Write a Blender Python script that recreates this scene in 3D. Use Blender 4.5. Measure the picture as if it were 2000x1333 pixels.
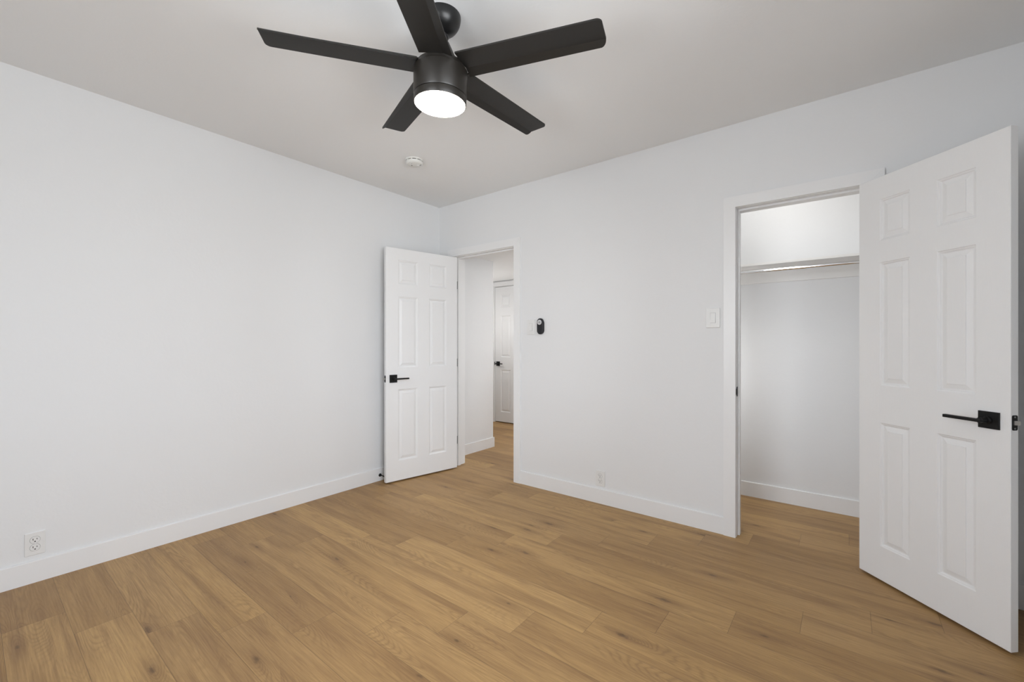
import bpy, bmesh, math, random
from mathutils import Vector, Matrix

for o in list(bpy.data.objects):
    bpy.data.objects.remove(o, do_unlink=True)
S = bpy.context.scene
COL = S.collection
R = math.radians
PI = math.pi

# ------------------------------------------------------------------ camera
CAM_X, CAM_Y, CAM_Z = 3.1386, -2.8678, 1.1717
cam_d = bpy.data.cameras.new('camera')
cam_d.sensor_width = 36.0
cam_d.lens = 834.47 / 2000.0 * 36.0
cam_d.shift_y = 4.54 / 2000.0
cam_d.clip_start = 0.02
cam = bpy.data.objects.new('camera', cam_d)
COL.objects.link(cam)
cam.location = (CAM_X, CAM_Y, CAM_Z)
cam.rotation_euler = (R(90), 0, R(37.9218))
S.camera = cam

# ------------------------------------------------------------------ colour management, world, lights
S.view_settings.view_transform = 'Standard'
S.view_settings.look = 'None'
S.view_settings.gamma = 1.0
S.view_settings.use_curve_mapping = False
S.view_settings.exposure = 0.08

world = bpy.data.worlds.new('daylight')
S.world = world
world.use_nodes = True
bg = world.node_tree.nodes['Background']
bg.inputs['Strength'].default_value = 11.8
# pale sky above the horizon, darker ground below it
_t = world.node_tree
_c = _t.nodes.new('ShaderNodeTexCoord')
_s = _t.nodes.new('ShaderNodeSeparateXYZ')
_r = _t.nodes.new('ShaderNodeValToRGB')
_m = _t.nodes.new('ShaderNodeMapRange')
_t.links.new(_c.outputs['Generated'], _s.inputs[0])
_t.links.new(_s.outputs[2], _m.inputs['Value'])
_m.inputs['From Min'].default_value = -0.04
_m.inputs['From Max'].default_value = 0.04
_t.links.new(_m.outputs[0], _r.inputs[0])
_r.color_ramp.elements[0].color = (0.82, 0.845, 0.87, 1)
_r.color_ramp.elements[1].color = (0.92, 0.98, 1.06, 1)
_t.links.new(_r.outputs[0], bg.inputs['Color'])

ROOM_X, ROOM_Y, ROOM_Z = 3.82, -3.5, 2.5
WIN_R = (-3.20, -1.55, 0.80, 2.10)          # window in the right hand wall: y0, y1, z0, z1
WIN_N = (1.75, 2.80, 0.80, 2.10)            # window added behind the camera to light the door wall: x0, x1, z0, z1


def light(name, kind, loc, energy, color=(1, 1, 1), rot=(0, 0, 0), size=0.1, size_y=None, portal=False):
    d = bpy.data.lights.new(name, kind)
    d.energy = energy
    d.color = color
    if kind == 'AREA':
        d.shape = 'RECTANGLE'
        d.size = size
        d.size_y = size_y or size
        d.cycles.is_portal = portal
    else:
        d.shadow_soft_size = size
    o = bpy.data.objects.new(name, d)
    COL.objects.link(o)
    o.location = loc
    o.rotation_euler = rot
    return o


# sky portals in the two window openings (they only guide the sky light)
light('window_portal', 'AREA', (ROOM_X + 0.13, (WIN_R[0] + WIN_R[1]) / 2, (WIN_R[2] + WIN_R[3]) / 2), 1.0,
      rot=(0, R(90), 0), size=WIN_R[3] - WIN_R[2], size_y=WIN_R[1] - WIN_R[0], portal=True)
light('window_portal', 'AREA', ((WIN_N[0] + WIN_N[1]) / 2, ROOM_Y - 0.13, (WIN_N[2] + WIN_N[3]) / 2), 1.0,
      rot=(R(90), 0, 0), size=WIN_N[1] - WIN_N[0], size_y=WIN_N[3] - WIN_N[2], portal=True)
# closet bulb above the shelf; the low closet and hallway lights are added fill
light('closet_light', 'POINT', (2.75, 0.24, 2.28), 4.6, (1.0, 0.98, 0.95), size=0.10)
light('closet_light', 'POINT', (2.10, 0.30, 1.00), 5.0, (1.0, 0.99, 0.98), size=0.10)  # added fill, not a real bulb; lifts the lower closet wall
light('hall_fill', 'POINT', (0.95, 1.55, 1.00), 5.5, (1.0, 0.99, 0.98), size=0.10)  # added fill lights brighten the hallway, no known lamp there
light('hall_fill', 'AREA', (1.00, 1.55, 2.09), 9.0, (1.0, 0.99, 0.98), size=0.25)
light('hall_fill', 'POINT', (-0.90, 1.35, 1.45), 7.0, (1.0, 0.99, 0.98), size=0.10)


# ------------------------------------------------------------------ materials
class NT:
    def __init__(self, name):
        self.m = bpy.data.materials.new(name)
        self.m.use_nodes = True
        self.t = self.m.node_tree
        self.p = self.t.nodes['Principled BSDF']

    def node(self, kind, **kw):
        n = self.t.nodes.new(kind)
        for k, v in kw.items():
            setattr(n, k, v)
        return n

    def put(self, sock, v):
        if isinstance(v, bpy.types.NodeSocket):
            self.t.links.new(v, sock)
        else:
            sock.default_value = v

    def math(self, op, a, b=None, c=None, clamp=False):
        n = self.node('ShaderNodeMath', operation=op, use_clamp=clamp)
        self.put(n.inputs[0], a)
        if b is not None:
            self.put(n.inputs[1], b)
        if c is not None:
            self.put(n.inputs[2], c)
        return n.outputs[0]

    def ss(self, a, lo, hi):
        n = self.node('ShaderNodeMapRange', interpolation_type='SMOOTHSTEP')
        self.put(n.inputs['Value'], a)
        n.inputs['From Min'].default_value = lo
        n.inputs['From Max'].default_value = hi
        return n.outputs[0]

    def xyz(self, x, y, z=0.0):
        n = self.node('ShaderNodeCombineXYZ')
        for i, v in enumerate((x, y, z)):
            self.put(n.inputs[i], v)
        return n.outputs[0]

    def noise(self, vec, scale=1.0, detail=2.0, rough=0.5, dist=0.0):
        n = self.node('ShaderNodeTexNoise')
        self.put(n.inputs['Vector'], vec)
        n.inputs['Scale'].default_value = scale
        n.inputs['Detail'].default_value = detail
        n.inputs['Roughness'].default_value = rough
        n.inputs['Distortion'].default_value = dist
        return n.outputs['Fac']

    def mix(self, f, a, b, blend='MIX'):
        n = self.node('ShaderNodeMix', data_type='RGBA', blend_type=blend)
        self.put(n.inputs[0], f)
        for s, v in ((n.inputs[6], a), (n.inputs[7], b)):
            if isinstance(v, tuple) and len(v) == 3:
                v = (*v, 1)
            self.put(s, v)
        return n.outputs[2]

    def bump(self, h, strength, dist):
        n = self.node('ShaderNodeBump')
        n.inputs['Strength'].default_value = strength
        n.inputs['Distance'].default_value = dist
        self.put(n.inputs['Height'], h)
        self.t.links.new(n.outputs[0], self.p.inputs['Normal'])

    def coord(self):
        return self.node('ShaderNodeTexCoord').outputs['Object']

    def sep(self, v):
        n = self.node('ShaderNodeSeparateXYZ')
        self.put(n.inputs[0], v)
        return n.outputs


def lin(r, g, b):
    f = lambda c: c / 12.92 if c <= 0.04045 else ((c + 0.055) / 1.055) ** 2.4
    return (f(r / 255), f(g / 255), f(b / 255))


def paint(name, col, rough, bump_s=0.0, bump_scale=60.0, spec=0.5):
    n = NT(name)
    c = n.coord()
    v = n.noise(c, 1.3, 3.0)
    n.put(n.p.inputs['Base Color'], n.mix(n.math('MULTIPLY', v, 0.06), col, tuple(x * 0.90 for x in col)))
    n.p.inputs['Roughness'].default_value = rough
    n.p.inputs['Specular IOR Level'].default_value = spec
    if bump_s:
        h = n.math('ADD', n.noise(c, bump_scale, 3.0), n.math('MULTIPLY', n.noise(c, bump_scale * 0.12, 2.0), 2.0))
        n.bump(h, bump_s, 0.004)
    return n.m


def plain(name, col, rough, metal=0.0, spec=0.5):
    n = NT(name)
    c = n.coord()
    v = n.noise(c, 90.0, 2.0)
    n.put(n.p.inputs['Base Color'], n.mix(n.math('MULTIPLY', v, 0.25), col, tuple(x * 0.8 for x in col)))
    n.p.inputs['Roughness'].default_value = rough
    n.p.inputs['Metallic'].default_value = metal
    n.p.inputs['Specular IOR Level'].default_value = spec
    return n.m


def door_paint(name, col, rough):
    n = NT(name)
    c = n.coord()
    x, y, z = n.sep(c)
    grain = n.noise(n.xyz(n.math('MULTIPLY', x, 420.0), n.math('MULTIPLY', y, 40.0), n.math('MULTIPLY', z, 14.0)), 1.0, 3.0, 0.6)
    n.put(n.p.inputs['Base Color'], n.mix(n.math('MULTIPLY', grain, 0.05), col, tuple(q * 0.9 for q in col)))
    n.p.inputs['Roughness'].default_value = rough
    n.bump(grain, 0.5, 0.0012)
    return n.m


def floor_material():
    n = NT('oak_plank_floor')
    c = n.coord()
    x, y, z = n.sep(c)
    rowf = n.math('DIVIDE', n.math('ADD', y, 0.435), 0.18)
    row = n.math('FLOOR', rowf)
    ly = n.math('MULTIPLY', n.math('SUBTRACT', rowf, row), 0.18)
    # every row steps its end joint by 0.2305 m
    uf = n.math('DIVIDE', n.math('SUBTRACT', n.math('SUBTRACT', x, 1.612 + 8 * 0.2305), n.math('MULTIPLY', row, 0.2305)), 1.22)
    pid = n.math('FLOOR', uf)
    lx = n.math('MULTIPLY', n.math('SUBTRACT', uf, pid), 1.22)
    wn = n.node('ShaderNodeTexWhiteNoise', noise_dimensions='2D')
    n.put(wn.inputs['Vector'], n.xyz(row, pid))
    rnd = wn.outputs['Value']
    r3 = n.sep(wn.outputs['Color'])
    ox = n.math('MULTIPLY', r3[0], 37.0)
    oy = n.math('MULTIPLY', r3[1], 23.0)
    gx = n.math('ADD', x, ox)
    gy = n.math('ADD', y, oy)
    # knots, a few per plank
    vor = n.node('ShaderNodeTexVoronoi', feature='F1')
    n.put(vor.inputs['Vector'], n.xyz(n.math('MULTIPLY', gx, 1.55), n.math('MULTIPLY', gy, 6.2), 0.0))
    vor.inputs['Scale'].default_value = 1.0
    vp = n.sep(vor.outputs['Position'])
    vc = n.sep(vor.outputs['Color'])
    kdx = n.math('SUBTRACT', gx, n.math('DIVIDE', vp[0], 1.55))          # metres from the knot, along the plank
    kdy = n.math('SUBTRACT', gy, n.math('DIVIDE', vp[1], 6.2))           # and across it

    def dist(sx, sy):
        a = n.math('DIVIDE', kdx, sx)
        b = n.math('DIVIDE', kdy, sy)
        return n.math('SQRT', n.math('ADD', n.math('MULTIPLY', a, a), n.math('MULTIPLY', b, b)))
    has = n.math('GREATER_THAN', vc[0], 0.58)
    ksize = n.math('ADD', 0.45, n.math('MULTIPLY', vc[1], 0.9))
    kn = n.noise(n.xyz(n.math('MULTIPLY', gx, 45.0), n.math('MULTIPLY', gy, 90.0), 4.0), 1.0, 2.0)
    kd = n.math('ADD', n.math('DIVIDE', dist(0.024, 0.0085), ksize), n.math('MULTIPLY', n.math('SUBTRACT', kn, 0.5), 1.8))
    knot = n.math('MULTIPLY', has, n.math('SUBTRACT', 1.0, n.ss(kd, 0.15, 1.5)))
    halo = n.math('MULTIPLY', has, n.math('SUBTRACT', 1.0, n.ss(dist(0.17, 0.040), 0.0, 1.0)))
    # cathedral grain: contour lines of a smooth field drawn out along the plank
    fld = n.noise(n.xyz(n.math('MULTIPLY', gx, 0.85), n.math('MULTIPLY', gy, 6.5), 3.1), 1.0, 1.5, 0.45)
    fld = n.math('ADD', fld, n.math('MULTIPLY', halo, 0.10))
    wob = n.noise(n.xyz(n.math('MULTIPLY', gx, 9.0), n.math('MULTIPLY', gy, 60.0), 0.7), 1.0, 2.0, 0.5)
    ring = n.math('ADD', n.math('MULTIPLY', fld, 330.0), n.math('MULTIPLY', wob, 5.5))
    ringl = n.math('MULTIPLY', n.math('ADD', n.math('SINE', ring), 1.0), 0.5)
    ringl = n.math('POWER', ringl, 2.4)
    ringm = n.ss(n.noise(n.xyz(n.math('MULTIPLY', gx, 1.6), n.math('MULTIPLY', gy, 9.0), 8.0), 1.0, 2.0), 0.40, 0.66)
    rings = n.math('MULTIPLY', ringl, ringm)
    # broad brown streaks, fine fibres and pores
    streak = n.noise(n.xyz(n.math('MULTIPLY', gx, 1.1), n.math('MULTIPLY', gy, 15.0), 1.0), 1.0, 4.0, 0.6, 0.6)
    streak = n.ss(streak, 0.42, 0.74)
    fibre = n.noise(n.xyz(n.math('MULTIPLY', gx, 5.0), n.math('MULTIPLY', gy, 170.0), 5.0), 1.0, 4.0, 0.65)
    pore = n.noise(n.xyz(n.math('MULTIPLY', gx, 22.0), n.math('MULTIPLY', gy, 520.0), 2.0), 1.0, 2.0, 0.6)
    pore = n.ss(pore, 0.58, 0.76)
    base = n.mix(n.ss(rnd, 0.0, 1.0), lin(195, 158, 103), lin(170, 134, 84))
    base = n.mix(n.math('MULTIPLY', r3[2], 0.35), base, lin(163, 131, 92))
    base = n.mix(n.math('MULTIPLY', streak, 0.60), base, lin(126, 92, 58))
    base = n.mix(n.math('MULTIPLY', n.math('SUBTRACT', fibre, 0.36, clamp=True), 1.4), base, lin(122, 90, 58))
    base = n.mix(n.math('MULTIPLY', rings, 0.32), base, lin(112, 82, 52))
    base = n.mix(n.math('MULTIPLY', pore, 0.40), base, lin(104, 76, 50))
    base = n.mix(n.math('MULTIPLY', halo, 0.46), base, lin(116, 84, 54))
    base = n.mix(n.math('MULTIPLY', knot, 0.55), base, lin(74, 53, 36))
    # joints
    dy = n.math('MINIMUM', ly, n.math('SUBTRACT', 0.18, ly))
    dx = n.math('MINIMUM', lx, n.math('SUBTRACT', 1.22, lx))
    seam = n.math('SUBTRACT', 1.0, n.ss(n.math('MINIMUM', dy, dx), 0.0004, 0.0016))
    base = n.mix(n.math('MULTIPLY', seam, 0.42), base, lin(74, 52, 34))
    n.put(n.p.inputs['Base Color'], base)
    n.put(n.p.inputs['Roughness'], n.math('ADD', 0.40, n.math('MULTIPLY', fibre, 0.16)))
    n.p.inputs['Specular IOR Level'].default_value = 0.42
    h = n.math('ADD', n.math('MULTIPLY', pore, -0.35), n.math('ADD', n.math('MULTIPLY', rings, -0.25), n.math('MULTIPLY', seam, -1.6)))
    n.bump(h, 0.35, 0.0012)
    return n.m


def emit_material(name, col, strength):
    n = NT(name)
    n.p.inputs['Base Color'].default_value = (0.9, 0.88, 0.84, 1)
    n.p.inputs['Roughness'].default_value = 0.4
    n.p.inputs['Emission Color'].default_value = (*col, 1)
    n.p.inputs['Emission Strength'].default_value = strength
    return n.m


def glass_material():
    n = NT('window_glass')
    t = n.node('ShaderNodeBsdfTransparent')
    g = n.node('ShaderNodeBsdfGlossy')
    g.inputs['Roughness'].default_value = 0.02
    mx = n.node('ShaderNodeMixShader')
    fr = n.node('ShaderNodeFresnel')
    fr.inputs['IOR'].default_value = 1.45
    n.t.links.new(fr.outputs[0], mx.inputs[0])
    n.t.links.new(t.outputs[0], mx.inputs[1])
    n.t.links.new(g.outputs[0], mx.inputs[2])
    n.t.links.new(mx.outputs[0], n.t.nodes['Material Output'].inputs['Surface'])
    return n.m


M = {
    'wall': paint('white_wall_paint', (0.795, 0.80, 0.805), 0.62, 0.12, 55.0, 0.35),
    'ceiling': paint('white_ceiling_paint', (0.865, 0.87, 0.87), 0.85, 0.10, 70.0, 0.2),
    'trim': paint('white_trim_paint', (0.83, 0.83, 0.83), 0.36, 0.04, 40.0),
    'door': door_paint('white_door_paint', (0.82, 0.82, 0.82), 0.38),
    'floor': floor_material(),
    'black': plain('matte_black_metal', (0.006, 0.006, 0.0065), 0.48, 0.0, 0.28),
    'fan': plain('dark_bronze_fan_metal', (0.016, 0.0135, 0.011), 0.38),
    'blade': plain('dark_fan_blade', (0.015, 0.0138, 0.0122), 0.52, 0.0, 0.42),
    'canopy': plain('black_fan_canopy', (0.008, 0.008, 0.0085), 0.33),
    'lens': emit_material('lit_fan_lens', (1.0, 0.89, 0.74), 38.0),
    'plastic': plain('white_plastic', (0.80, 0.80, 0.79), 0.35),
    'plastic_warm': plain('smoke_alarm_plastic', (0.78, 0.78, 0.75), 0.45),
    'gap_shade': plain('grey_gap_shade', (0.16, 0.16, 0.16), 0.6),
    'slot': plain('dark_slot', (0.01, 0.01, 0.01), 0.6),
    'grey': plain('grey_hinge_metal', (0.30, 0.30, 0.30), 0.38, 0.9),
    'latch': plain('brushed_latch_metal', (0.42, 0.41, 0.39), 0.40, 0.9),
    'chrome': plain('chrome_tube', (0.86, 0.86, 0.86), 0.12, 1.0),
    'remote': plain('black_remote_plastic', (0.007, 0.007, 0.010), 0.32),
    'silver': plain('pale_grey_button_pad', (0.62, 0.62, 0.63), 0.4),
    'rubber': plain('black_rubber', (0.012, 0.012, 0.012), 0.7),
    'shelf': paint('white_shelf_paint', (0.80, 0.79, 0.775), 0.45),
    'glass': glass_material(),
}


# ------------------------------------------------------------------ mesh helpers
def nb():
    return bmesh.new()


def box(bm, x0, x1, y0, y1, z0, z1, bev=0.0, seg=2):
    r = bmesh.ops.create_cube(bm, size=1.0)
    vs = r['verts']
    for v in vs:
        v.co.x = x0 if v.co.x < 0 else x1
        v.co.y = y0 if v.co.y < 0 else y1
        v.co.z = z0 if v.co.z < 0 else z1
    if bev:
        es = {e for v in vs for e in v.link_edges}
        bmesh.ops.bevel(bm, geom=list(es), offset=bev, segments=seg, affect='EDGES', profile=0.5)


def prism(bm, pts, f0, f1):
    """pts: outline as 2-D points; f0/f1 turn a 2-D point into the 3-D point of each end."""
    a = [bm.verts.new(f0(*p)) for p in pts]
    b = [bm.verts.new(f1(*p)) for p in pts]
    n = len(pts)
    bm.faces.new(a)
    bm.faces.new(b[::-1])
    for i in range(n):
        bm.faces.new((a[i], b[i], b[(i + 1) % n], a[(i + 1) % n]))


def lathe(bm, prof, n=48, cx=0.0, cy=0.0, mat=None):
    """prof: (radius, z) list, turned about the z axis; mat: optional Matrix applied after."""
    rings = []
    for r, z in prof:
        if r < 1e-6:
            co = Vector((cx, cy, z))
            rings.append([bm.verts.new(mat @ co if mat else co)])
        else:
            ring = []
            for i in range(n):
                a = 2 * PI * i / n
                co = Vector((cx + r * math.cos(a), cy + r * math.sin(a), z))
                ring.append(bm.verts.new(mat @ co if mat else co))
            rings.append(ring)
    for a, b in zip(rings, rings[1:]):
        if len(a) == 1 and len(b) == 1:
            continue
        if len(a) == 1:
            for i in range(n):
                bm.faces.new((a[0], b[i], b[(i + 1) % n]))
        elif len(b) == 1:
            for i in range(n):
                bm.faces.new((a[i], b[0], a[(i + 1) % n]))
        else:
            for i in range(n):
                bm.faces.new((a[i], b[i], b[(i + 1) % n], a[(i + 1) % n]))
    if len(rings[0]) > 1:
        bm.faces.new(rings[0][::-1])
    if len(rings[-1]) > 1:
        bm.faces.new(rings[-1])


def axis_mat(p, d):
    """maps the local z axis onto direction d from point p"""
    q = Vector((0, 0, 1)).rotation_difference(Vector(d).normalized())
    return Matrix.Translation(Vector(p)) @ q.to_matrix().to_4x4()


def rrect(w, h, r, n=6, cx=0.0, cz=0.0):
    pts = []
    for sx, sz, a0 in ((1, 1, 0), (-1, 1, 90), (-1, -1, 180), (1, -1, 270)):
        for i in range(n + 1):
            a = R(a0 + 90 * i / n)
            pts.append((cx + sx * (w / 2 - r) + r * math.cos(a), cz + sz * (h / 2 - r) + r * math.sin(a)))
    return pts


def plate(bm, outline, y0, y1, edge=0.0015):
    """flat plate in the xz plane facing -y (y1 < y0) with a chamfered front edge"""
    cx = sum(p[0] for p in outline) / len(outline)
    cz = sum(p[1] for p in outline) / len(outline)
    s = -1 if y1 < y0 else 1

    def ins(p):
        d = Vector((p[0] - cx, p[1] - cz))
        L = d.length
        k = max(0.0, (L - edge) / L) if L else 1
        return (cx + d.x * k, cz + d.y * k)
    rings = [[bm.verts.new((p[0], y0, p[1])) for p in outline],
             [bm.verts.new((p[0], y1 - s * edge, p[1])) for p in outline],
             [bm.verts.new((ins(p)[0], y1, ins(p)[1])) for p in outline]]
    n = len(outline)
    for a, b in zip(rings, rings[1:]):
        for i in range(n):
            bm.faces.new((a[i], a[(i + 1) % n], b[(i + 1) % n], b[i]))
    bm.faces.new(rings[0][::-1])
    bm.faces.new(rings[-1])


def obj(name, bm, mat, parent=None, smooth=None, loc=None):
    bmesh.ops.recalc_face_normals(bm, faces=bm.faces[:])
    me = bpy.data.meshes.new(name)
    bm.to_mesh(me)
    bm.free()
    me.materials.append(mat)
    if smooth is not None:
        for p in me.polygons:
            p.use_smooth = True
        me.set_sharp_from_angle(angle=R(smooth))
    o = bpy.data.objects.new(name, me)
    COL.objects.link(o)
    if parent is not None:
        o.parent = parent
    if loc is not None:
        o.location = loc
    return o


def tag(o, label, cat, group=None, kind=None):
    o['label'] = label
    o['category'] = cat
    if group:
        o['group'] = group
    if kind:
        o['kind'] = kind
    return o


def empty(name, loc, rz=0.0, label=None, cat=None, group=None, kind=None):
    o = bpy.data.objects.new(name, None)
    o.empty_display_size = 0.05
    COL.objects.link(o)
    o.location = loc
    o.rotation_euler = (0, 0, rz)
    if label:
        tag(o, label, cat, group, kind)
    return o


def struct(name, bm, mat, label, cat, smooth=None):
    return tag(obj(name, bm, mat, smooth=smooth), label, cat, kind='structure')


def copy_tree(o, parent=None):
    c = o.copy()
    COL.objects.link(c)
    c.parent = parent
    for ch in list(o.children):
        copy_tree(ch, c)
    return c


# ------------------------------------------------------------------ room shell
DOOR = (0.210, 0.930, 1.990)       # hallway opening between the jambs: x0, x1, head
CLO = (2.622, 3.230, 1.990)        # closet opening
WT = 0.13                          # thickness of the wall that holds both doors
JT = 0.018                         # jamb board thickness

bm = nb()
box(bm, -2.1, ROOM_X + 0.14, ROOM_Y - 0.14, 2.30, -0.08, 0.0)
struct('floor', bm, M['floor'], 'oak plank floor running through room, closet and hallway', 'floor')

bm = nb()
box(bm, -0.12, ROOM_X + 0.14, ROOM_Y - 0.14, WT, ROOM_Z, ROOM_Z + 0.1)
struct('ceiling', bm, M['ceiling'], 'plain white ceiling holding the black fan', 'ceiling')

bm = nb()
box(bm, -0.12, 0.0, ROOM_Y - 0.14, WT, 0, ROOM_Z)
struct('wall_left', bm, M['wall'], 'long blank white wall left of the open hallway door', 'wall')

# door wall: one outline with the two openings cut out from the floor up
bm = nb()
outl = [(0, 0), (0, ROOM_Z), (ROOM_X, ROOM_Z), (ROOM_X, 0),
        (CLO[1] + JT, 0), (CLO[1] + JT, CLO[2] + JT), (CLO[0] - JT, CLO[2] + JT), (CLO[0] - JT, 0),
        (DOOR[1] + JT, 0), (DOOR[1] + JT, DOOR[2] + JT), (DOOR[0] - JT, DOOR[2] + JT), (DOOR[0] - JT, 0)]
prism(bm, outl, lambda x, z: (x, 0, z), lambda x, z: (x, WT, z))
struct('wall_back', bm, M['wall'], 'white wall with hallway doorway and closet doorway', 'wall')


def window_wall(bm, a0, a1, w0, w1, z0, z1, f):
    for p0, p1, q0, q1 in ((a0, w0, 0, ROOM_Z), (w1, a1, 0, ROOM_Z), (w0, w1, 0, z0), (w0, w1, z1, ROOM_Z)):
        f(bm, p0, p1, q0, q1)


bm = nb()
window_wall(bm, ROOM_Y, WT, *WIN_R, lambda b, p, q, z0, z1: box(b, ROOM_X, ROOM_X + 0.14, p, q, z0, z1))
struct('wall_right', bm, M['wall'], 'white wall with a daylight window right of the camera', 'wall')
bm = nb()
window_wall(bm, 0.0, ROOM_X + 0.14, *WIN_N, lambda b, p, q, z0, z1: box(b, p, q, ROOM_Y - 0.14, ROOM_Y, z0, z1))
struct('wall_near', bm, M['wall'], 'white wall with an added window behind the camera', 'wall')

# closet
CB = 0.84
bm = nb()
box(bm, 1.95, 3.62, CB, CB + 0.1, 0, ROOM_Z)
struct('wall_closet_back', bm, M['wall'], 'white rear wall inside the closet below and above its shelf', 'wall')
bm = nb()
box(bm, 1.85, 1.95, WT, CB + 0.1, 0, ROOM_Z)
struct('wall_closet_left', bm, M['wall'], 'white left end wall inside the closet', 'wall')
bm = nb()
box(bm, 3.62, 3.72, WT, CB + 0.1, 0, ROOM_Z)
struct('wall_closet_right', bm, M['wall'], 'white right end wall inside the closet', 'wall')
bm = nb()
box(bm, 1.85, 3.72, WT, CB + 0.1, ROOM_Z, ROOM_Z + 0.1)
struct('ceiling_closet', bm, M['ceiling'], 'white ceiling inside the closet', 'ceiling')

# hallway
HZ = 2.097
HC = 0.822                          # where the hallway's left wall ends in a corner
HF = 2.02                           # far hallway wall
D3 = (-0.992, -0.288, 2.012)
bm = nb()
prism(bm, [(-0.008, WT), (-0.008, HC), (-2.0, HC), (-2.0, HC - 0.12), (-0.12, HC - 0.12), (-0.12, WT)],
      lambda x, y: (x, y, 0), lambda x, y: (x, y, HZ))
struct('wall_hall_left', bm, M['wall'], 'white hallway wall ending in an outside corner, seen through the doorway', 'wall')
bm = nb()
prism(bm, [(-2.0, 0), (-2.0, HZ), (1.2, HZ), (1.2, 0), (D3[1] + JT, 0), (D3[1] + JT, D3[2] + JT), (D3[0] - JT, D3[2] + JT), (D3[0] - JT, 0)],
      lambda x, z: (x, HF, z), lambda x, z: (x, HF + 0.12, z))
struct('wall_hall_back', bm, M['wall'], 'white wall around the closed door at the hallway end', 'wall')
bm = nb()
box(bm, D3[0] - 0.1, D3[1] + 0.1, HF + 0.125, HF + 0.225, 0, HZ)  # unseen dark slab, added to stop light leaking under the door
struct('hall_light_blocker', bm, M['slot'], 'dark slab added behind the closed hallway door to block light', 'wall')
bm = nb()
box(bm, 1.2, 1.3, WT, HF + 0.12, 0, HZ)
struct('wall_hall_right', bm, M['wall'], 'white right hand hallway wall', 'wall')
bm = nb()
box(bm, -2.1, -2.0, HC - 0.12, HF + 0.12, 0, HZ)
struct('wall_hall_end', bm, M['wall'], 'white wall closing the hallway on the left', 'wall')
bm = nb()
box(bm, -2.1, 1.3, WT, HF + 0.12, HZ, HZ + 0.08)
struct('ceiling_hall', bm, M['ceiling'], 'low white ceiling of the hallway', 'ceiling')

# ------------------------------------------------------------------ baseboards
BH, BT = 0.107, 0.012


def base_run(name, p, q, nrm, label, h=BH):
    """baseboard between floor points p and q on a wall whose room side normal is nrm"""
    prof = [(0, 0), (BT, 0), (BT, h - 0.003), (BT - 0.003, h), (0, h)]
    nx, ny = nrm
    bm = nb()
    prism(bm, prof, lambda t, z: (p[0] + nx * t, p[1] + ny * t, z), lambda t, z: (q[0] + nx * t, q[1] + ny * t, z))
    return struct(name, bm, M['trim'], label, 'baseboard')


CW, CT = 0.066, 0.018               # casing width and thickness
base_run('baseboard_left', (0, ROOM_Y + BT), (0, -BT), (1, 0), 'white baseboard along the long blank left wall')
base_run('baseboard_back', (DOOR[1] + 0.0045 + CW, 0), (CLO[0] - 0.002 - CW, 0), (0, -1), 'white baseboard between hallway door and closet door')
base_run('baseboard_back_corner', (0.0, 0), (DOOR[0] - 0.0045 - CW, 0), (0, -1), 'short white baseboard in the corner behind the hallway door')
base_run('baseboard_back_right', (CLO[1] + 0.002 + CW, 0), (ROOM_X - BT, 0), (0, -1), 'white baseboard in the shade behind the closet door')
base_run('baseboard_right', (ROOM_X, ROOM_Y + BT), (ROOM_X, 0), (-1, 0), 'white baseboard under the right window')
base_run('baseboard_near', (0, ROOM_Y), (ROOM_X, ROOM_Y), (0, 1), 'white baseboard behind the camera')
base_run('baseboard_closet_back', (1.95, CB), (3.62, CB), (0, -1), 'white baseboard along the closet rear wall', 0.110)
base_run('baseboard_closet_left', (1.95, WT), (1.95, CB - BT), (1, 0), 'white baseboard at the closet left end')
base_run('baseboard_closet_right', (3.62, WT), (3.62, CB - BT), (-1, 0), 'white baseboard at the closet right end')
# hallway baseboard wraps the outside corner
bm = nb()
prism(bm, [(-0.008, 0.148), (-0.008 + BT, 0.148), (-0.008 + BT, HC + BT), (-1.98, HC + BT), (-1.98, HC), (-0.008, HC)],
      lambda x, y: (x, y, 0), lambda x, y: (x, y, BH))
struct('baseboard_hall_left', bm, M['trim'], 'white hallway baseboard wrapping the wall corner', 'baseboard')
base_run('baseboard_hall_back', (D3[1] + CW, HF), (1.2, HF), (0, -1), 'white baseboard right of the far hallway door')


# ------------------------------------------------------------------ door frames
def side_casing(bm, xi, sgn, yf, yb, zi):
    """flat board, mitred at the top; xi inner edge, sgn outward direction"""
    xo = xi + sgn * CW
    prism(bm, [(xi, 0.0), (xi, zi), (xo, zi + CW), (xo, 0.0)], lambda x, z: (x, yf, z), lambda x, z: (x, yb, z))


def head_casing(bm, x0, x1, yf, yb, zi):
    prism(bm, [(x0, zi), (x1, zi), (x1 + CW, zi + CW), (x0 - CW, zi + CW)], lambda x, z: (x, yf, z), lambda x, z: (x, yb, z))


def soften(o, w=0.0015):
    m = o.modifiers.new('soft_edge', 'BEVEL')
    m.width = w
    m.segments = 2
    m.limit_method = 'ANGLE'
    m.angle_limit = R(50)
    return o


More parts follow.
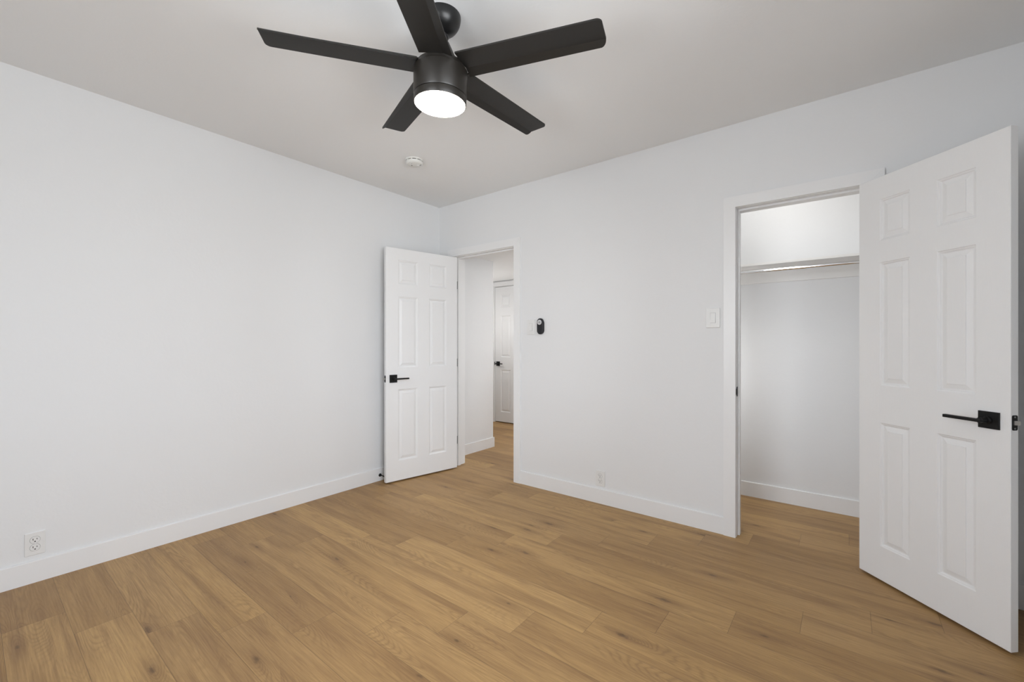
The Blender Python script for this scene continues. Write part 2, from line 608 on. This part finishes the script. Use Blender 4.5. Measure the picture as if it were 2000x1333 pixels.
def door_frame(name, op, rev, y0, y1, face, label, stop_y, strike=None, back=True):
    """op: opening; y0 room face, y1 far face of the wall; face: -1 when the casing faces -y"""
    x0, x1, zh = op
    fr = empty(name, (x0, y0, 0), 0, label, 'door frame', kind='structure')
    off = Vector((-x0, -y0, 0))

    def part(nm, bm, mat, soft=True, parent=fr):
        bmesh.ops.translate(bm, verts=bm.verts[:], vec=off)
        o = obj(nm, bm, mat, parent)
        if soft:
            soften(o, 0.0006)
        return o
    for yf, yb in ([(y0, y0 - CT)] + ([(y1, y1 + CT)] if back else [])):
        for xi, sg in ((x0 - rev, -1), (x1 + rev, 1)):
            bm = nb()
            side_casing(bm, xi, sg, yf, yb, zh + rev)
            part('side_casing', bm, M['trim'])
        bm = nb()
        head_casing(bm, x0 - rev, x1 + rev, yf, yb, zh + rev)
        part('head_casing', bm, M['trim'])
    for a, b in ((x0 - JT, x0), (x1, x1 + JT)):
        bm = nb()
        box(bm, a, b, y0, y1, 0, zh)
        part('side_jamb', bm, M['trim'])
    bm = nb()
    box(bm, x0 - JT, x1 + JT, y0, y1, zh, zh + JT)
    part('head_jamb', bm, M['trim'])
    # stop strip round the three inner faces
    s0, s1 = stop_y
    bm = nb()
    prism(bm, [(x0, 0), (x0, zh), (x1, zh), (x1, 0), (x1 - 0.011, 0), (x1 - 0.011, zh - 0.011), (x0 + 0.011, zh - 0.011), (x0 + 0.011, 0)],
          lambda x, z: (x, s0, z), lambda x, z: (x, s1, z))
    part('stop_strip', bm, M['trim'])
    if strike:
        sx, sd, sz, ya, yb = strike       # jamb face x, direction into the opening, height, extent in y
        bm = nb()
        box(bm, min(sx, sx + sd * 0.0016), max(sx, sx + sd * 0.0016), ya, yb, sz - 0.029, sz + 0.029)
        # curved lip wrapping the jamb edge
        box(bm, min(sx - sd * 0.004, sx + sd * 0.0016), max(sx - sd * 0.004, sx + sd * 0.0016), ya - 0.004, ya + 0.001, sz - 0.019, sz + 0.019)
        sp = part('strike_plate', bm, M['black'], False)
        sp['label'] = 'black metal strike plate'
        bm = nb()
        box(bm, min(sx, sx + sd * 0.0022), max(sx, sx + sd * 0.0022), ya + 0.006, yb - 0.006, sz - 0.011, sz + 0.011)
        part('latch_hole', bm, M['slot'], False, sp)
    return fr


door_frame('trim_1', DOOR, 0.0045, 0.0, WT, -1, 'white casing and jamb around the open doorway to the hallway', (0.040, 0.075),
           strike=(DOOR[1], -1, 0.873, 0.006, 0.030))
door_frame('trim_2', CLO, 0.002, 0.0, WT, -1, 'white casing and jamb around the closet doorway', (0.040, 0.075),
           strike=(CLO[0], 1, 0.879, 0.004, 0.030))
door_frame('trim_3', D3, 0.004, HF, HF + 0.12, -1, 'white casing around the closed door at the hallway end', (HF + 0.040, HF + 0.075),
           strike=(D3[0], 1, 0.873, HF - 0.004, HF + 0.006), back=False)


# ------------------------------------------------------------------ six panel doors
PROF = [(0, 0), (0.0035, 0.0035), (0.0075, 0.0042), (0.0115, 0.0090), (0.0150, 0.0095), (0.0355, 0.0040), (0.0365, 0.0018)]


def leaf_face(bm, W, H, cols, rows, y, sgn, c):
    """moulded face at y; depth goes in direction sgn"""
    xs = [c] + [v for q in cols for v in q] + [W - c]
    zs = [c] + [v for q in rows for v in q] + [H - c]
    V = {}

    def vert(x, z, d=0.0):
        k = (round(x, 5), round(z, 5), round(d, 5))
        if k not in V:
            V[k] = bm.verts.new((x, y + sgn * d, z))
        return V[k]
    for i in range(len(xs) - 1):
        for j in range(len(zs) - 1):
            x0, x1, z0, z1 = xs[i], xs[i + 1], zs[j], zs[j + 1]
            if i % 2 == 1 and j % 2 == 1:
                loops = []
                for ins, d in PROF:
                    loops.append([vert(x0 + ins, z0 + ins, d), vert(x1 - ins, z0 + ins, d), vert(x1 - ins, z1 - ins, d), vert(x0 + ins, z1 - ins, d)])
                for a, b in zip(loops, loops[1:]):
                    for k in range(4):
                        bm.faces.new((a[k], a[(k + 1) % 4], b[(k + 1) % 4], b[k]))
                bm.faces.new(loops[-1])
            else:
                bm.faces.new((vert(x0, z0), vert(x1, z0), vert(x1, z1), vert(x0, z1)))
    ring = [(x, c) for x in xs] + [(W - c, z) for z in zs[1:]] + [(x, H - c) for x in xs[-2::-1]] + [(c, z) for z in zs[-2:0:-1]]
    return [vert(*p) for p in ring], ring


def leaf_mesh(W, z0, z1, T, cols, rows):
    """leaf from x=0 to W, y=0 to T, standing from z0 to z1"""
    bm = nb()
    H = z1 - z0
    rows = [(a - z0, b - z0) for a, b in rows]
    c = 0.0016
    ra, pts = leaf_face(bm, W, H, cols, rows, 0.0, 1, c)
    rb, _ = leaf_face(bm, W, H, cols, rows, T, -1, c)

    def outer(p):
        x = 0.0 if p[0] <= c + 1e-6 else (W if p[0] >= W - c - 1e-6 else p[0])
        z = 0.0 if p[1] <= c + 1e-6 else (H if p[1] >= H - c - 1e-6 else p[1])
        return x, z
    ea = [bm.verts.new((outer(p)[0], c, outer(p)[1])) for p in pts]
    eb = [bm.verts.new((outer(p)[0], T - c, outer(p)[1])) for p in pts]
    n = len(pts)
    for a, b in ((ra, ea), (ea, eb), (eb, rb)):
        for i in range(n):
            bm.faces.new((a[i], a[(i + 1) % n], b[(i + 1) % n], b[i]))
    bmesh.ops.translate(bm, verts=bm.verts[:], vec=(0, 0, z0))
    return bm


def lever_handle(parent, x, z, yface, sgn, towards, length=0.118):
    """square rose on the face at yface, sticking out in direction sgn; lever points along x in direction towards"""
    h = 0.033
    y1 = yface + sgn * 0.008
    bm = nb()
    plate(bm, [(x - h, z - h), (x + h, z - h), (x + h, z + h), (x - h, z + h)], yface, y1, 0.0015)
    ro = obj('door_handle', bm, M['black'], parent)
    ro['label'] = 'black square rose of the lever handle'
    bm = nb()
    lathe(bm, [(0.0145, 0), (0.0145, 0.006), (0.0105, 0.010), (0.0105, 0.040)], 24, mat=axis_mat((x, y1, z), (0, sgn, 0)))
    ya, yb = yface + sgn * 0.044, yface + sgn * 0.060
    xa, xb = x - towards * 0.011, x + towards * length
    box(bm, min(xa, xb), max(xa, xb), min(ya, yb), max(ya, yb), z - 0.0062, z + 0.0062, 0.0015)
    obj('lever', bm, M['black'], ro, 40)
    return ro


def hinge(parent, z, px, py, jamb_leaf):
    """barrel at (px, py) plus the leaf screwed to the jamb; jamb_leaf: its four corners in the door's own plan"""
    bm = nb()
    h = 0.0375
    for k in range(5):
        a = z - h + k * 2 * h / 5
        lathe(bm, [(0.0052, a + 0.0004), (0.0052, a + 2 * h / 5 - 0.0004)], 16, cx=px, cy=py)
    lathe(bm, [(0.0, z + h + 0.003), (0.004, z + h + 0.0015), (0.0035, z + h)], 16, cx=px, cy=py)
    prism(bm, [(z - h, 0), (z + h, 0), (z + h, 1), (z - h, 1)],
          lambda zz, k: (jamb_leaf[k][0], jamb_leaf[k][1], zz), lambda zz, k: (jamb_leaf[k + 2][0], jamb_leaf[k + 2][1], zz))
    hg = obj('hinge', bm, M['grey'], parent, 40)
    hg['label'] = 'small grey metal hinge'
    return hg


def six_panel_door(name, loc, rz, W, z0, z1, T, cols, rows, label, vis, free, lever_z, rose_x, pin, handles=(0, 1), hz=(0.248, 0.988, 1.728), latch=True, jamb_leaf=()):
    """local x runs from the hinge edge to the free edge, leaf between y=0 and y=T"""
    d = empty(name, loc, rz, label, 'door', kind='structure')
    inv = (Matrix.Translation(Vector(loc)) @ Matrix.Rotation(rz, 4, 'Z')).inverted()
    jl = [inv @ Vector((x, y, 0)) for x, y in jamb_leaf]
    obj('door_leaf', leaf_mesh(W, z0, z1, T, cols, rows), M['door'], d)
    for k in handles:
        lever_handle(d, rose_x, lever_z, T if k else 0.0, 1 if k else -1, -1)
    for z in hz:
        hinge(d, z, pin[0], pin[1], jl)
    if latch:
        bm = nb()
        pts = rrect(0.0245, 0.057, 0.006, 5, 0, 0)
        prism(bm, pts, lambda a, b: (W - 0.001, T / 2 + a, lever_z + b), lambda a, b: (W + 0.0012, T / 2 + a, lever_z + b))
        lp = obj('latch_plate', bm, M['black'], d)
        bm = nb()
        prism(bm, [(-0.006, 0), (0.006, 0), (0.006, 0.004), (-0.006, 0.0125)] if vis else [(-0.006, 0), (0.006, 0), (0.006, 0.0125), (-0.006, 0.004)],
              lambda a, b: (W + 0.001 + b, T / 2 + a, lever_z - 0.008), lambda a, b: (W + 0.001 + b, T / 2 + a, lever_z + 0.008))
        lb = obj('latch_bolt', bm, M['latch'], lp)
        lb['label'] = 'silver grey latch bolt'
        bm = nb()
        for sz in (-0.0215, 0.0215):
            lathe(bm, [(0.0035, 0.0), (0.0030, 0.0008), (0.0, 0.0009)], 16, mat=axis_mat((W + 0.0012, T / 2, lever_z + sz), (1, 0, 0)))
        obj('screw', bm, M['grey'], lp, 40)
    return d


ROWS = [(0.178, 0.783), (0.965, 1.568), (1.675, 1.877)]
T = 0.035
# hallway door, swung right round towards the left wall; the face we see is the hallway face
LA = math.atan2(-0.9812, -0.1932)
six_panel_door('door_1', (0.276 - 0.9812 * T, -0.030 + 0.1932 * T, 0), LA, 0.7005, 0.012, 1.976, T,
               [(0.118, 0.296), (0.409, 0.592)], ROWS, 'white six-panel door swung open against the left wall', 1, 0, 0.875, 0.637,
               (-0.012, 0.004), hz=(0.248, 0.988, 1.728),
               jamb_leaf=((DOOR[0] - 0.001, 0.002), (DOOR[0] - 0.001, 0.054), (DOOR[0] + 0.0024, 0.002), (DOOR[0] + 0.0024, 0.054)))
# closet door, opened 135 degrees into the room
CA = math.atan2(-0.7051, 0.7091)
six_panel_door('door_2', (3.1965, -0.0290, 0), CA, 0.609, 0.012, 1.989, T,
               [(0.109, 0.249), (0.361, 0.501)], ROWS, 'large white six-panel closet door standing half open at right', 0, 0, 0.873, 0.545,
               (-0.004, T + 0.004), hz=(0.248, 1.728),
               jamb_leaf=((CLO[1] - 0.0022, 0.002), (CLO[1] - 0.0022, 0.034), (CLO[1] + 0.001, 0.002), (CLO[1] + 0.001, 0.034)))
# closed door at the end of the hallway: its handle side is on the left
six_panel_door('door_3', (D3[1] - 0.003, HF + T + 0.002, 0), PI, 0.698, 0.012, 2.007, T,
               [(0.112, 0.290), (0.408, 0.590)], [(0.158, 0.782), (0.968, 1.579), (1.698, 1.892)], 'closed white six-panel door at the hallway end', 1, 0, 0.870, 0.640,
               (0.0, T + 0.006), handles=(1,), hz=(0.25, 1.75), latch=False,
               jamb_leaf=((D3[1] - 0.0022, HF + 0.002), (D3[1] - 0.0022, HF + 0.034), (D3[1] + 0.001, HF + 0.002), (D3[1] + 0.001, HF + 0.034)))
# ------------------------------------------------------------------ windows (light the room from beside and behind the camera)
def window(name, ext, axis, label):
    a0, a1, z0, z1 = ext
    w = empty(name, ((ROOM_X + 0.07, (a0 + a1) / 2, z0) if axis == 'x' else ((a0 + a1) / 2, ROOM_Y - 0.07, z0)), 0, label, 'window', kind='structure')
    wd, h = a1 - a0, z1 - z0

    def bxx(bm, p, q, t0, t1, zz0, zz1, bev=0.002):
        if axis == 'x':
            box(bm, t0, t1, p, q, zz0, zz1, bev)
        else:
            box(bm, p, q, t0, t1, zz0, zz1, bev)
    bm = nb()
    f = 0.045
    bxx(bm, -wd / 2, -wd / 2 + f, -0.03, 0.03, 0, h)
    bxx(bm, wd / 2 - f, wd / 2, -0.03, 0.03, 0, h)
    bxx(bm, -wd / 2 + f, wd / 2 - f, -0.03, 0.03, 0, f)
    bxx(bm, -wd / 2 + f, wd / 2 - f, -0.03, 0.03, h - f, h)
    bxx(bm, -0.022, 0.022, -0.025, 0.025, f, h - f)
    obj('window_frame', bm, M['trim'], w)
    for s in (-1, 1):
        bm = nb()
        bxx(bm, min(s * 0.022, s * (wd / 2 - f)), max(s * 0.022, s * (wd / 2 - f)), -0.002, 0.002, f, h - f, 0)
        obj('pane', bm, M['glass'], w)
    return w


window('window_1', WIN_R, 'x', 'daylight window in the wall right of the camera')
window('window_2', WIN_N, 'y', 'window added behind the camera to light the door wall')

# ------------------------------------------------------------------ ceiling fan
FAN = Vector((1.846, -1.672, ROOM_Z))
fan = empty('ceiling_fan', FAN, 0, 'black five-blade ceiling fan with a lit round lamp', 'ceiling fan')
bm = nb()
prof = [(0.076, 0.0), (0.0765, -0.006)]
for i in range(1, 11):
    a = R(90 * i / 10 * 0.88)
    prof.append((0.074 * math.cos(a) + 0.0015, -0.008 - 0.066 * math.sin(a)))
prof.append((0.0, -0.0745))
lathe(bm, prof, 56)
cano = obj('canopy', bm, M['canopy'], fan, 50)
# the hanger ball lets the whole fan hang slightly out of plumb
tilt = Matrix.Translation((0, 0, -0.05)) @ Vector((0, 0, 1)).rotation_difference(Vector((0.0439, -0.0069, 1)).normalized()).to_matrix().to_4x4() @ Matrix.Translation((0, 0, 0.05))


def fan_part(nm, bm, mat, smooth=None, parent=fan):
    if parent is fan:
        bmesh.ops.transform(bm, matrix=tilt, verts=bm.verts[:])
    return obj(nm, bm, mat, parent, smooth)


bm = nb()
lathe(bm, [(0.0, -0.072), (0.022, -0.0725), (0.0285, -0.079), (0.027, -0.087), (0.0205, -0.094), (0.0, -0.0945)], 40)
fan_part('hanger_ball', bm, M['canopy'], 40)
bm = nb()
lathe(bm, [(0.0125, -0.085), (0.0125, -0.170)], 28)
fan_part('downrod', bm, M['canopy'], 40)
bm = nb()
lathe(bm, [(0.014, -0.098), (0.024, -0.100), (0.031, -0.106), (0.054, -0.153), (0.060, -0.166), (0.062, -0.198), (0.0, -0.198)], 48)
fan_part('coupling_cover', bm, M['fan'], 40)
bm = nb()
lathe(bm, [(0.0, -0.196), (0.092, -0.1965), (0.0985, -0.200), (0.0990, -0.2195), (0.1085, -0.2205), (0.1095, -0.222), (0.1095, -0.224), (0.1080, -0.316), (0.1055, -0.3205), (0.0, -0.3205)], 72)
motor = fan_part('motor_housing', bm, M['fan'], 35)
bm = nb()
lathe(bm, [(0.1020, -0.3205), (0.1020, -0.3225), (0.1062, -0.3235), (0.1062, -0.349), (0.1045, -0.3515), (0.1025, -0.3515), (0.1025, -0.345), (0.0, -0.345)], 72)
fan_part('light_ring', bm, M['fan'], 35)
bm = nb()
lathe(bm, [(0.1018, -0.346), (0.1018, -0.3525), (0.098, -0.3555), (0.07, -0.3585), (0.035, -0.360), (0.0, -0.3605)], 72)
lens = fan_part('lamp_lens', bm, M['lens'], 60)
lens['label'] = 'glowing warm white round lens'


def blade_mesh():
    """blade along +x: flat paddle plus a narrower strip bent up along one edge, softened corners, 6 mm thick"""
    bm = nb()
    r0, r1 = 0.098, 0.660
    za, zf, zb = 0.0085, 0.0060, -0.0095
    nseg = 10

    def width(r):
        k = (r - r0) / (r1 - r0)
        return (-0.064 + 0.005 * k, 0.030 + 0.011 * k, 0.068 - 0.006 * k)   # edge, fold, far edge
    # outline as stations along the blade with the tip corners rounded
    st = []
    rc = 0.020
    for i in range(nseg + 1):
        st.append(r0 + (r1 - rc - r0) * i / nseg)
    for i in range(1, 9):
        st.append(r1 - rc + rc * math.sin(R(90 * i / 8)))
    top, bot = [], []
    for r in st:
        wa, wf, wb = width(r)
        cut = 0.0
        if r > r1 - rc:
            cut = rc - math.sqrt(max(0.0, rc * rc - (r - (r1 - rc)) ** 2))
        y = [wa + cut, wa * 0.5 + wf * 0.5, wf, min(wf + 0.012, wb - cut), wb - cut]
        if cut > wb - wf - 0.004:
            y[3] = y[2] + (y[4] - y[2]) * 0.5

        def zz(v):
            if v <= wf:
                return za + (zf - za) * (v - wa) / (wf - wa)
            return zf + (zb - zf) * (v - wf) / (wb - wf)
        bot.append([bm.verts.new((r, v, zz(v))) for v in y])
        top.append([bm.verts.new((r, v, zz(v) + 0.006)) for v in y])
    for L in (bot, top):
        for a, b in zip(L, L[1:]):
            for k in range(4):
                bm.faces.new((a[k], a[k + 1], b[k + 1], b[k]))
    for k in (0, 4):
        for i in range(len(st) - 1):
            bm.faces.new((bot[i][k], bot[i + 1][k], top[i + 1][k], top[i][k]))
    for i in (0, len(st) - 1):
        for k in range(4):
            bm.faces.new((bot[i][k], bot[i][k + 1], top[i][k + 1], top[i][k]))
    return bm


def blade_arm():
    bm = nb()
    prism(bm, [(0.080, -0.024), (0.140, -0.030), (0.150, -0.022), (0.150, 0.022), (0.140, 0.028), (0.080, 0.024)],
          lambda x, y: (x, y, 0.0155), lambda x, y: (x, y, 0.0195))
    return bm


blade0 = obj('fan_blade', blade_mesh(), M['blade'], fan, 12)
arm0 = obj('blade_arm', blade_arm(), M['fan'], blade0)
for k in range(5):
    b = blade0 if k == 0 else blade0.copy()
    if k:
        COL.objects.link(b)
        a = arm0.copy()
        COL.objects.link(a)
        a.parent = b
    b.parent = fan
    b.matrix_basis = tilt @ Matrix.Translation((0, 0, -0.2125)) @ Matrix.Rotation(R(16.08 + 72 * k), 4, 'Z')

# ------------------------------------------------------------------ smoke alarm on the ceiling
sm = empty('smoke_alarm', (0.679, -0.862, ROOM_Z), 0, 'small round white smoke alarm on the ceiling beyond the fan', 'smoke alarm')
bm = nb()
lathe(bm, [(0.062, 0.0), (0.062, -0.008), (0.060, -0.010)], 56)
obj('mounting_base', bm, M['plastic_warm'], sm, 40)
bm = nb()
lathe(bm, [(0.055, -0.009), (0.055, -0.016)], 56)
obj('vent_gap', bm, M['slot'], sm, 40)
bm = nb()
lathe(bm, [(0.0, -0.0145), (0.059, -0.0145), (0.0605, -0.017), (0.059, -0.026), (0.054, -0.033), (0.046, -0.036), (0.0, -0.037)], 56)
cov = obj('cover', bm, M['plastic_warm'], sm, 40)
for k in range(10):
    a = 2 * PI * k / 10 + 0.25
    bm = nb()
    box(bm, 0.050, 0.0605, -0.004, 0.004, -0.0165, -0.0075)
    bmesh.ops.rotate(bm, verts=bm.verts[:], matrix=Matrix.Rotation(a, 3, 'Z'))
    obj('vent_rib', bm, M['plastic_warm'], sm)
bm = nb()
lathe(bm, [(0.0125, -0.035), (0.0125, -0.0385), (0.011, -0.0395), (0.0, -0.0395)], 32, cx=0.012, cy=0.020)
obj('test_button', bm, M['plastic'], sm, 40)
bm = nb()
lathe(bm, [(0.0045, -0.035), (0.0045, -0.0372), (0.0, -0.0374)], 20, cx=-0.020, cy=-0.006)
obj('sensor_dot', bm, M['slot'], sm, 40)
bm = nb()
lathe(bm, [(0.0028, -0.035), (0.0028, -0.0376), (0.0, -0.0378)], 16, cx=0.004, cy=-0.026)
obj('indicator_light', bm, M['grey'], sm, 40)
bm = nb()
prism(bm, rrect(0.022, 0.007, 0.003, 4, 0.030, 0.030), lambda a, b: (a, b, -0.033), lambda a, b: (a, b, -0.0362))
obj('speaker_slot', bm, M['grey'], sm)


# ------------------------------------------------------------------ wall plates
def switch(x, z, w, h, label):
    s = empty('light_switch', (x, 0, z), 0, label, 'light switch')
    bm = nb()
    plate(bm, rrect(w, h, 0.003, 3), 0.0, -0.006, 0.002)
    obj('switch_plate', bm, M['plastic'], s)
    bm = nb()
    plate(bm, rrect(0.0335, 0.067, 0.0015, 2), -0.004, -0.0066, 0.0004)
    obj('rocker_frame', bm, M['plastic'], s)
    bm = nb()
    plate(bm, rrect(0.0305, 0.0625, 0.0008, 2), -0.004, -0.0069, 0.0002)
    obj('rocker_gap_shade', bm, M['gap_shade'], s)  # grey rim painted as the shade in the gap round the rocker
    bm = nb()
    prism(bm, [(-0.0305, -0.0066), (-0.0305, -0.0112), (0.0, -0.0078), (0.0305, -0.0072), (0.0305, -0.0066)],
          lambda zz, yy: (-0.0145, yy, zz), lambda zz, yy: (0.0145, yy, zz))
    obj('rocker', bm, M['plastic'], s)
    return s


switch(1.1055, 1.305, 0.078, 0.123, 'white light switch between hallway door and black remote')
switch(2.4915, 1.330, 0.080, 0.121, 'white light switch beside the closet door frame')


def outlet(loc, rz, w, h, label):
    s = empty('electrical_outlet', loc, rz, label, 'outlet', 'white wall outlets')
    bm = nb()
    plate(bm, rrect(w, h, 0.003, 3), 0.0, -0.0062, 0.0022)
    obj('outlet_plate', bm, M['plastic'], s)
    for dz in (0.0187, -0.0187):
        # rounded face with flattened top and bottom
        pts = []
        for i in range(40):
            a = 2 * PI * i / 40
            pts.append((0.0172 * math.cos(a), dz + max(-0.0156, min(0.0156, 0.0172 * math.sin(a)))))
        bm = nb()
        plate(bm, [(p[0] * 1.05, dz + (p[1] - dz) * 1.06) for p in pts], -0.004, -0.0063, 0.0003)
        obj('socket_gap', bm, M['slot'], s)
        bm = nb()
        plate(bm, pts, -0.004, -0.0078, 0.0008)
        so = obj('socket', bm, M['plastic'], s)
        for x0, x1, z0, z1 in ((-0.0078, -0.0054, -0.0008, 0.0082), (0.0054, 0.0076, 0.0002, 0.0074)):
            bm = nb()
            box(bm, x0, x1, -0.0082, -0.006, dz + z0, dz + z1)
            obj('slot', bm, M['slot'], so)
        bm = nb()
        prism(bm, [(-0.0026, dz - 0.0098), (0.0026, dz - 0.0098), (0.0026, dz - 0.0066), (0.0013, dz - 0.0046), (-0.0013, dz - 0.0046), (-0.0026, dz - 0.0066)],
              lambda a, b: (a, -0.0082, b), lambda a, b: (a, -0.006, b))
        obj('ground_hole', bm, M['slot'], so)
    bm = nb()
    lathe(bm, [(0.0032, 0.0), (0.0026, 0.0014), (0.0, 0.0016)], 16, mat=axis_mat((0, -0.0062, 0), (0, -1, 0)))
    obj('screw', bm, M['plastic'], s, 40)
    return s


outlet((1.7255, 0, 0.182), 0, 0.0755, 0.113, 'white outlet on the door wall, between hallway and closet')
outlet((0, -2.6525, 0.189), R(90), 0.069, 0.111, 'white outlet low on the left wall, nearest the camera')

# ------------------------------------------------------------------ fan remote on the wall
rm = empty('fan_remote', (1.203, 0, 1.309), 0, 'black oval fan remote on the wall beside the switch', 'remote control')
bm = nb()
plate(bm, rrect(0.062, 0.118, 0.0305, 10, 0, -0.004), 0.0, -0.007, 0.002)
obj('wall_cradle', bm, M['remote'], rm, 30)
bm = nb()
pts = rrect(0.060, 0.131, 0.0298, 12)
n = len(pts)
rings = []
for y, k in ((-0.006, 0.97), (-0.010, 1.0), (-0.016, 0.985), (-0.020, 0.93), (-0.022, 0.83)):
    rings.append([bm.verts.new((p[0] * k, y, (p[1] - 0) * (1 - (1 - k) * 0.5))) for p in pts])
for a, b in zip(rings, rings[1:]):
    for i in range(n):
        bm.faces.new((a[i], a[(i + 1) % n], b[(i + 1) % n], b[i]))
bm.faces.new(rings[0][::-1])
bm.faces.new(rings[-1])
obj('remote_body', bm, M['remote'], rm, 30)
bm = nb()
lathe(bm, [(0.0205, 0.0), (0.0205, 0.002), (0.0190, 0.0032), (0.0075, 0.0032), (0.0070, 0.0024), (0.0, 0.0024)], 44, mat=axis_mat((-0.002, -0.0215, 0.032), (0, -1, 0)))
pad = obj('button_pad', bm, M['silver'], rm, 40)
pad['label'] = 'round pale grey button pad'
for k in range(4):
    a = R(90 * k)
    bm = nb()
    cx, cz = -0.002 + 0.0128 * math.cos(a), 0.032 + 0.0128 * math.sin(a)
    if k % 2:
        box(bm, cx - 0.0028, cx + 0.0028, -0.0252, -0.0240, cz - 0.0008, cz + 0.0008)
    else:
        box(bm, cx - 0.0020, cx + 0.0020, -0.0252, -0.0240, cz - 0.0020, cz + 0.0020)
    obj('button_mark', bm, M['grey'], pad)
bm = nb()
lathe(bm, [(0.0062, 0.0), (0.0062, 0.0012), (0.0, 0.0016)], 28, mat=axis_mat((-0.002, -0.0238, 0.032), (0, -1, 0)))
obj('centre_button', bm, M['grey'], pad, 40)

# ------------------------------------------------------------------ door stop on the left baseboard
ds = empty('door_stop', (BT, -0.687, 0.049), 0, 'small black door stop on the left baseboard behind the open door', 'door stop')
m = axis_mat((0, 0, 0), (1, 0.10, -0.06))
bm = nb()
lathe(bm, [(0.0135, 0.0), (0.0135, 0.003), (0.0115, 0.008), (0.0065, 0.012), (0.0, 0.012)], 28, mat=m)
obj('base_flange', bm, M['black'], ds, 40)
bm = nb()
lathe(bm, [(0.0042, 0.010), (0.0042, 0.064)], 20, mat=m)
obj('stem', bm, M['black'], ds, 40)
bm = nb()
lathe(bm, [(0.0, 0.060), (0.0075, 0.060), (0.0080, 0.066), (0.0065, 0.0735), (0.0, 0.075)], 24, mat=m)
obj('rubber_tip', bm, M['rubber'], ds, 40)

# ------------------------------------------------------------------ closet shelf and hanging rod
sh = empty('closet_shelf', (2.785, CB, 1.719), 0, 'white board shelf across the closet above the rod', 'shelf')
bm = nb()
box(bm, -0.833, 0.833, -0.285, -0.001, 0.0, 0.0165, 0.0015)
obj('shelf_board', bm, M['shelf'], sh)
bm = nb()
box(bm, -0.833, 0.833, -0.019, -0.001, -0.0955, -0.0005, 0.0015)
obj('rear_cleat', bm, M['shelf'], sh)
for sx in (-1, 1):
    bm = nb()
    box(bm, min(sx * 0.834, sx * 0.816), max(sx * 0.834, sx * 0.816), -0.285, -0.0195, -0.0955, -0.0005, 0.0015)
    obj('end_cleat', bm, M['shelf'], sh)
rod = empty('closet_rod', (2.785, CB - 0.26, 1.681), 0, 'chrome telescoping clothes rod under the closet shelf', 'rod')
bm = nb()
lathe(bm, [(0.0128, -0.812), (0.0128, 0.1516)], 32, mat=axis_mat((0, 0, 0), (1, 0, 0)))
obj('outer_tube', bm, M['chrome'], rod, 40)
bm = nb()
lathe(bm, [(0.0108, 0.140), (0.0108, 0.812)], 32, mat=axis_mat((0, 0, 0), (1, 0, 0)))
obj('inner_tube', bm, M['chrome'], rod, 40)
for sx in (-1, 1):
    bm = nb()
    lathe(bm, [(0.028, 0.0), (0.028, 0.003), (0.018, 0.006), (0.018, 0.018), (0.0, 0.018)], 32, mat=axis_mat((sx * 0.8155, 0, 0), (-sx, 0, 0)))
    obj('rod_socket', bm, M['chrome'], rod, 40)
